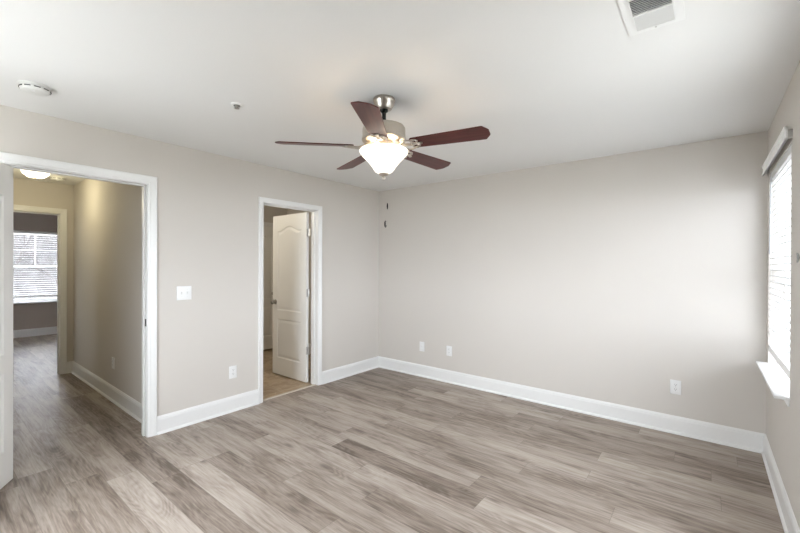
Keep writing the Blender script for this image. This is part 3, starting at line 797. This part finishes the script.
sk = root('sprinkler_head', (1.208, -2.729, H), 'small chrome fire sprinkler on the bedroom ceiling left of the fan', 'sprinkler')
bm = bm_new(); lathe(bm, [(0, 0), (0.036, 0), (0.036, -0.003), (0.026, -0.007), (0.014, -0.007), (0.014, 0)], 32); link('escutcheon', bm, M_PLASTIC, sk, 35)
bm = bm_new(); lathe(bm, [(0.012, -0.0072), (0.021, -0.0072), (0.021, -0.0078), (0.012, -0.0078)], 28, close=False); link('recess_ring', bm, M_GREYP, sk)
bm = bm_new(); lathe(bm, [(0, 0), (0.011, 0), (0.011, -0.006), (0.008, -0.010), (0, -0.010)], 16)
for s in (1, -1): tube(bm, [(0.009 * s, 0, -0.006), (0.013 * s, 0, -0.012), (0.006 * s, 0, -0.020), (0, 0, -0.024)], 0.0022, 6)
tube(bm, [(0, 0, -0.008), (0, 0, -0.022)], 0.0022, 6)
link('frame', bm, M_KNOB, sk, 40)
bm = bm_new(); lathe(bm, [(0, -0.023), (0.015, -0.023), (0.016, -0.025), (0, -0.0255)], 20); link('deflector', bm, M_KNOB, sk, 40)

# ceiling register: outer frame x 3.295-3.495, y -2.335..-2.03
vt = root('air_vent', (3.395, -2.183, H), 'white two-way air register on the ceiling near the window', 'vent')
bm = bm_new()
x0, x1, y0, y1 = -0.100, 0.100, -0.152, 0.152; ix, iy = 0.066, 0.118
def ringbox(bm, ox0, oy0, ox1, oy1, a, b, z0, z1):
    box(bm, (ox0, oy0, z0), (-a, oy1, z1)); box(bm, (a, oy0, z0), (ox1, oy1, z1)); box(bm, (-a, oy0, z0), (a, -b, z1)); box(bm, (-a, b, z0), (a, oy1, z1))
ringbox(bm, x0, y0, x1, y1, ix, iy, -0.007, 0.0)
ringbox(bm, -0.072, -0.124, 0.072, 0.124, ix, iy, -0.011, -0.007)
link('frame', bm, M_VENT, vt)
bm = bm_new(); box(bm, (-ix, -iy, -0.0012), (ix, iy, -0.0002)); link('duct', bm, M_DUCT, vt)
for side in (1, -1):
    bm = bm_new()
    n = 9
    for i in range(n):
        yy = side * (0.010 + (iy - 0.012) * (i + 0.5) / n)
        c, s = math.cos(rad(42)), math.sin(rad(42)) * -side
        sweep(bm, [(-0.0065, -0.0006), (0.0065, -0.0006), (0.0065, 0.0006), (-0.0065, 0.0006)], [(Vector((xx, yy, -0.0065)), Vector((0, c, s)), Vector((0, -s, c))) for xx in (-ix, ix)])
    link('louvers', bm, M_VENT, vt)
bm = bm_new(); box(bm, (-ix, -0.004, -0.011), (ix, 0.004, -0.004)); link('divider', bm, M_VENT, vt)
for yy in (-0.137, 0.137):
    bm = bm_new(); lathe(bm, [(0, -0.007), (0.004, -0.007), (0.0035, -0.009), (0, -0.0095)], 12, Vector((0, yy, 0))); link('screw', bm, M_STEEL, vt, 40)

# hall lamp
hl = root('ceiling_light', (-2.00, -3.228, H), 'lit white dome light on the hallway ceiling', 'ceiling light', 'flush dome ceiling lights')
bm = bm_new(); lathe(bm, [(0, 0), (0.120, 0), (0.122, -0.008), (0.117, -0.022), (0, -0.022)], 40); link('base', bm, M_PLASTIC, hl, 35)
bm = bm_new(); lathe(bm, [(0.115, -0.022), (0.118, -0.034), (0.114, -0.055), (0.101, -0.078), (0.080, -0.096), (0.066, -0.108), (0.030, -0.113), (0, -0.114)], 40, close=False); link('glass_dome', bm, M_GLOW2, hl, 60)
bm = bm_new(); lathe(bm, [(0, -0.112), (0.010, -0.113), (0.010, -0.120), (0, -0.124)], 16); link('finial', bm, M_NICKEL, hl, 35)
def lamp_light(par, e, col):
    l = bpy.data.lights.new('dome_light', 'POINT'); l.energy = e; l.color = col; l.shadow_soft_size = 0.11
    lo = bpy.data.objects.new('dome_light', l); COL.objects.link(lo); lo.parent = par; lo.location = (0, 0, -0.27)
hb = dup(hl, (-1.30, -2.05, H), None, 'dome light on the bathroom ceiling, hidden above the door head')
lamp_light(hl, 5.0, (1.0, 0.89, 0.57))
lamp_light(hb, 10.0, (1.0, 0.93, 0.78))

# ------------------------------------------------------------------ wall plates (local: plate in the XZ plane, facing -Y)
def plate_bm(w, h):
    bm = bm_new(); box(bm, (-w / 2, -0.006, -h / 2), (w / 2, 0, h / 2), 0.0035, 3); return bm
OG = 'duplex wall outlets'
def outlet(loc, rot, label):
    o = root('wall_outlet', loc, label, 'outlet', OG, rot=(0, 0, rot))
    link('cover_plate', plate_bm(0.076, 0.120), M_PLASTIC, o, 50)
    for s in (1, -1):
        zc = s * 0.0195
        bm = bm_new(); prof = []
        for i in range(24):
            a = 2 * PI * i / 24; prof.append((max(-0.0145, min(0.0145, 0.0172 * math.cos(a))), 0.0145 * math.sin(a)))
        A = [bm.verts.new((x, -0.0055, zc + z)) for x, z in prof]; B = [bm.verts.new((x, -0.0078, zc + z)) for x, z in prof]
        bm.faces.new(A[::-1]); bm.faces.new(B)
        for i in range(24): bm.faces.new((A[i], A[(i + 1) % 24], B[(i + 1) % 24], B[i]))
        f = link('receptacle', bm, M_PLASTIC, o)
        bm = bm_new()
        box(bm, (-0.0075, -0.0084, zc), (-0.0052, -0.0076, zc + 0.0085)); box(bm, (0.0052, -0.0084, zc + 0.001), (0.0075, -0.0084 + 0.0008, zc + 0.0085))
        tube(bm, [(0, -0.0084, zc - 0.006), (0, -0.0076, zc - 0.006)], 0.0026, 10)
        q = link('slots', bm, M_SLOT, f); q['label'] = 'dark plug slots'
    bm = bm_new(); tube(bm, [(0, -0.0055, 0), (0, -0.0072, 0)], 0.003, 10); link('screw', bm, M_STEEL, o)
    return o
oa = outlet((0, -2.111, 0.378), rad(90), 'white outlet on the left wall beside the bathroom doorway')
dup(oa, (1.141, 0, 0.382), (0, 0, 0), 'white outlet on the back wall, right-hand one of the close pair')
dup(oa, (3.368, 0, 0.391), (0, 0, 0), 'white outlet on the back wall near the window corner')
dup(oa, (-1.240, HALL_R, 0.388), (0, 0, 0), 'outlet low on the hallway wall seen through the wide doorway')
cp = root('cable_plate', (0.740, 0, 0.381), 'blank white cable plate on the back wall, left of an outlet', 'wall plate')
link('cover_plate', plate_bm(0.076, 0.120), M_PLASTIC, cp, 50)
for zz in (0.042, -0.042):
    bm = bm_new(); tube(bm, [(0, -0.0055, zz), (0, -0.0070, zz)], 0.0030, 10); link('screw', bm, M_PLASTIC2, cp)
bm = bm_new(); tube(bm, [(0, -0.0055, 0), (0, -0.0068, 0)], 0.007, 6); tube(bm, [(0, -0.0055, 0), (0, -0.014, 0)], 0.0045, 12); link('coax_jack', bm, M_PLASTIC2, cp)
sw = root('light_switch', (0, -2.555, 1.164), 'white double light switch on the left wall between the doorways', 'light switch', rot=(0, 0, rad(90)))
link('cover_plate', plate_bm(0.122, 0.120), M_PLASTIC, sw, 50)
for xx in (-0.023, 0.023):
    bm = bm_new(); box(bm, (xx - 0.0055, -0.0066, -0.012), (xx + 0.0055, -0.0058, 0.012)); o = link('toggle_slot', bm, M_PLASTIC2, sw)
    bm = bm_new(); sweep(bm, [(-0.0045, -0.006), (0.0045, -0.006), (0.0045, 0.006), (-0.0045, 0.006)], [(Vector((xx, -0.006, 0)), Vector((1, 0, 0)), Vector((0, 0, 1))), (Vector((xx, -0.018, 0.008)), Vector((0.8, 0, 0)), Vector((0, 0, 0.6)))]); link('toggle', bm, M_PLASTIC2, sw)
    for zz in (0.030, -0.030):
        bm = bm_new(); tube(bm, [(xx, -0.0055, zz), (xx, -0.0068, zz)], 0.0028, 10); link('screw', bm, M_PLASTIC2, sw)

# dark hooks high on the back wall by the corner
def hook(loc, label, opens):
    o = root('wall_hook', loc, label, 'hook', 'dark wall hooks')
    bm = bm_new(); prof = []
    for i in range(20):
        a = 2 * PI * i / 20; prof.append((0.010 * math.cos(a) * (0.55 if opens else 1), 0.044 * math.sin(a) * (0.8 if opens else 1)))
    A = [bm.verts.new((x, 0, z)) for x, z in prof]; B = [bm.verts.new((x, -0.005, z)) for x, z in prof]
    bm.faces.new(A[::-1]); bm.faces.new(B)
    for i in range(20): bm.faces.new((A[i], A[(i + 1) % 20], B[(i + 1) % 20], B[i]))
    link('back_plate', bm, M_BRONZE, o)
    bm = bm_new()
    if opens: pts = [(0.022, -0.008, 0.030), (0.012, -0.010, 0.042), (0, -0.010, 0.036), (-0.006, -0.010, 0.012), (-0.006, -0.010, -0.016), (0.002, -0.011, -0.038), (0.014, -0.012, -0.046), (0.026, -0.013, -0.034), (0.028, -0.014, -0.018)]
    else: pts = [(0.003, -0.004, -0.010), (0.004, -0.008, -0.024), (0.005, -0.013, -0.032), (0.006, -0.017, -0.024), (0.006, -0.018, -0.006), (0.005, -0.017, 0.008)]
    tube(bm, pts, 0.0042, 8); link('hook_arm', bm, M_BRONZE, o, 40)
hook((0.151, 0, 2.222), 'small dark hook high on the back wall, upper one by the corner', False)
hook((0.113, 0, 1.980), 'small dark hook on the back wall, lower one by the corner', True)
# cord cleat right of the window
cc = root('cord_cleat', (W, -1.345, 1.458), 'small grey cord cleat on the right wall beside the window', 'cord cleat')
bm = bm_new(); tube(bm, [(0, 0, 0), (-0.010, 0, 0)], 0.006, 10); link('stem', bm, M_GREYP, cc)
bm = bm_new(); tube(bm, [(-0.013, 0, -0.024), (-0.010, 0, -0.010), (-0.010, 0, 0.010), (-0.013, 0, 0.024)], [0.003, 0.005, 0.005, 0.003], 8); link('horns', bm, M_GREYP, cc, 40)

# ------------------------------------------------------------------ outside
bm = bm_new(); box(bm, (-60, -60, -3.4), (60, 60, -3.2))
tag(link('ground', bm, M_GROUND, None, None, (0, 0, -3.2)), 'pale winter ground outside the windows', 'ground', None, 'structure')
def hill_mat():
    t = NT('leafless_wooded_slope')
    tc = t.n.new('ShaderNodeTexCoord')
    a = t.noise(tc.outputs['Object'], 2.2, 6, 0.3, 0.7); b = t.noise(tc.outputs['Object'], 9.0, 4, 0.8, 0.7)
    f = t.math('ADD', t.math('MULTIPLY', a, 0.5), t.math('MULTIPLY', b, 0.5))
    c = t.ramp(f, [(0.36, (0.006, 0.0055, 0.005)), (0.46, (0.028, 0.027, 0.0255)), (0.60, (0.062, 0.061, 0.059))])
    t.L.new(c, t.b.inputs['Base Color']); t.b.inputs['Roughness'].default_value = 1.0; t.b.inputs['Specular IOR Level'].default_value = 0.0
    return t.m
bm = bm_new(); rnd = random.Random(5); NX, NY = 14, 40; grid = []  # backdrop slope added to cover the overbright sky behind the trees
for i in range(NX + 1):
    x = -30 - 1.6 * i; row_ = []
    for j in range(NY + 1):
        y = -30 + 1.5 * j; h_ = 11.0 * (1 - math.cos(PI * min(1, i / 10))) / 2
        row_.append(bm.verts.new((x + rnd.uniform(-.4, .4), y + rnd.uniform(-.4, .4), -3.25 + h_ * (0.9 + 0.12 * math.sin(y * .4)) + (rnd.uniform(-.4, .4) if i else 0))))
    grid.append(row_)
for i in range(NX):
    for j in range(NY): bm.faces.new((grid[i][j], grid[i + 1][j], grid[i + 1][j + 1], grid[i][j + 1]))
# give the slope a body: skirt down to below the ground
ring = grid[0] + [g[-1] for g in grid[1:]] + grid[-1][-2::-1] + [g[0] for g in grid[-2:0:-1]]
low = [bm.verts.new((v.co.x, v.co.y, -3.9)) for v in ring]
for a in range(len(ring)):
    b = (a + 1) % len(ring); bm.faces.new((ring[a], ring[b], low[b], low[a]))
tag(link('backdrop_hillside', bm, hill_mat(), None, None, (-30, 0, -3.2)), 'leafless wooded backdrop added outside the far-room window to cover bright sky', 'hill', None, 'structure')
def tree(x, y, h, seed, lean, label):
    rnd = random.Random(seed)
    bm = bm_new()
    def branch(p, d, L, r, lev):
        n = 5; pts = [p.copy()]; rs = [r]; q = p.copy(); dd = d.copy()
        for i in range(n):
            dd = (dd + Vector((rnd.uniform(-.16, .16), rnd.uniform(-.16, .16), rnd.uniform(-.02, .10)))).normalized()
            q = q + dd * L / n; pts.append(q.copy()); rs.append(max(0.004, r * (1 - 0.62 * (i + 1) / n)))
        tube(bm, pts, rs, 6 if lev else 9)
        if lev >= 3: return
        for k in range((7, 5, 4)[lev]):
            i = rnd.randint(2 if lev == 0 else 1, n)
            a = rnd.uniform(0, 2 * PI); s = Vector((math.cos(a), math.sin(a), rnd.uniform(0.1, 0.7))).normalized()
            branch(pts[i], (dd * 0.5 + s).normalized(), L * rnd.uniform(.42, .62), rs[i] * 0.62, lev + 1)
    branch(Vector((0, 0, 0)), Vector(lean).normalized(), h, 0.11, 0)
    o = link('bare_tree', bm, M_BARK, None, 60); o.location = (x, y, -3.2)
    tag(o, label, 'tree', 'bare trees outside the far window')
tree(-11.5, -2.0, 6.2, 4, (0.05, -0.22, 1), 'nearest bare winter tree outside the far-room window, slanting leftward')
tree(-16.0, -0.2, 7.5, 11, (0, 0.05, 1), 'bare winter tree to the right outside the far-room window')
tree(-17.5, -3.2, 7.5, 23, (0, -0.04, 1), 'bare winter tree to the left outside the far-room window')
tree(-24.0, -0.8, 9.0, 31, (0, 0.03, 1), 'farthest bare winter tree outside the far-room window')
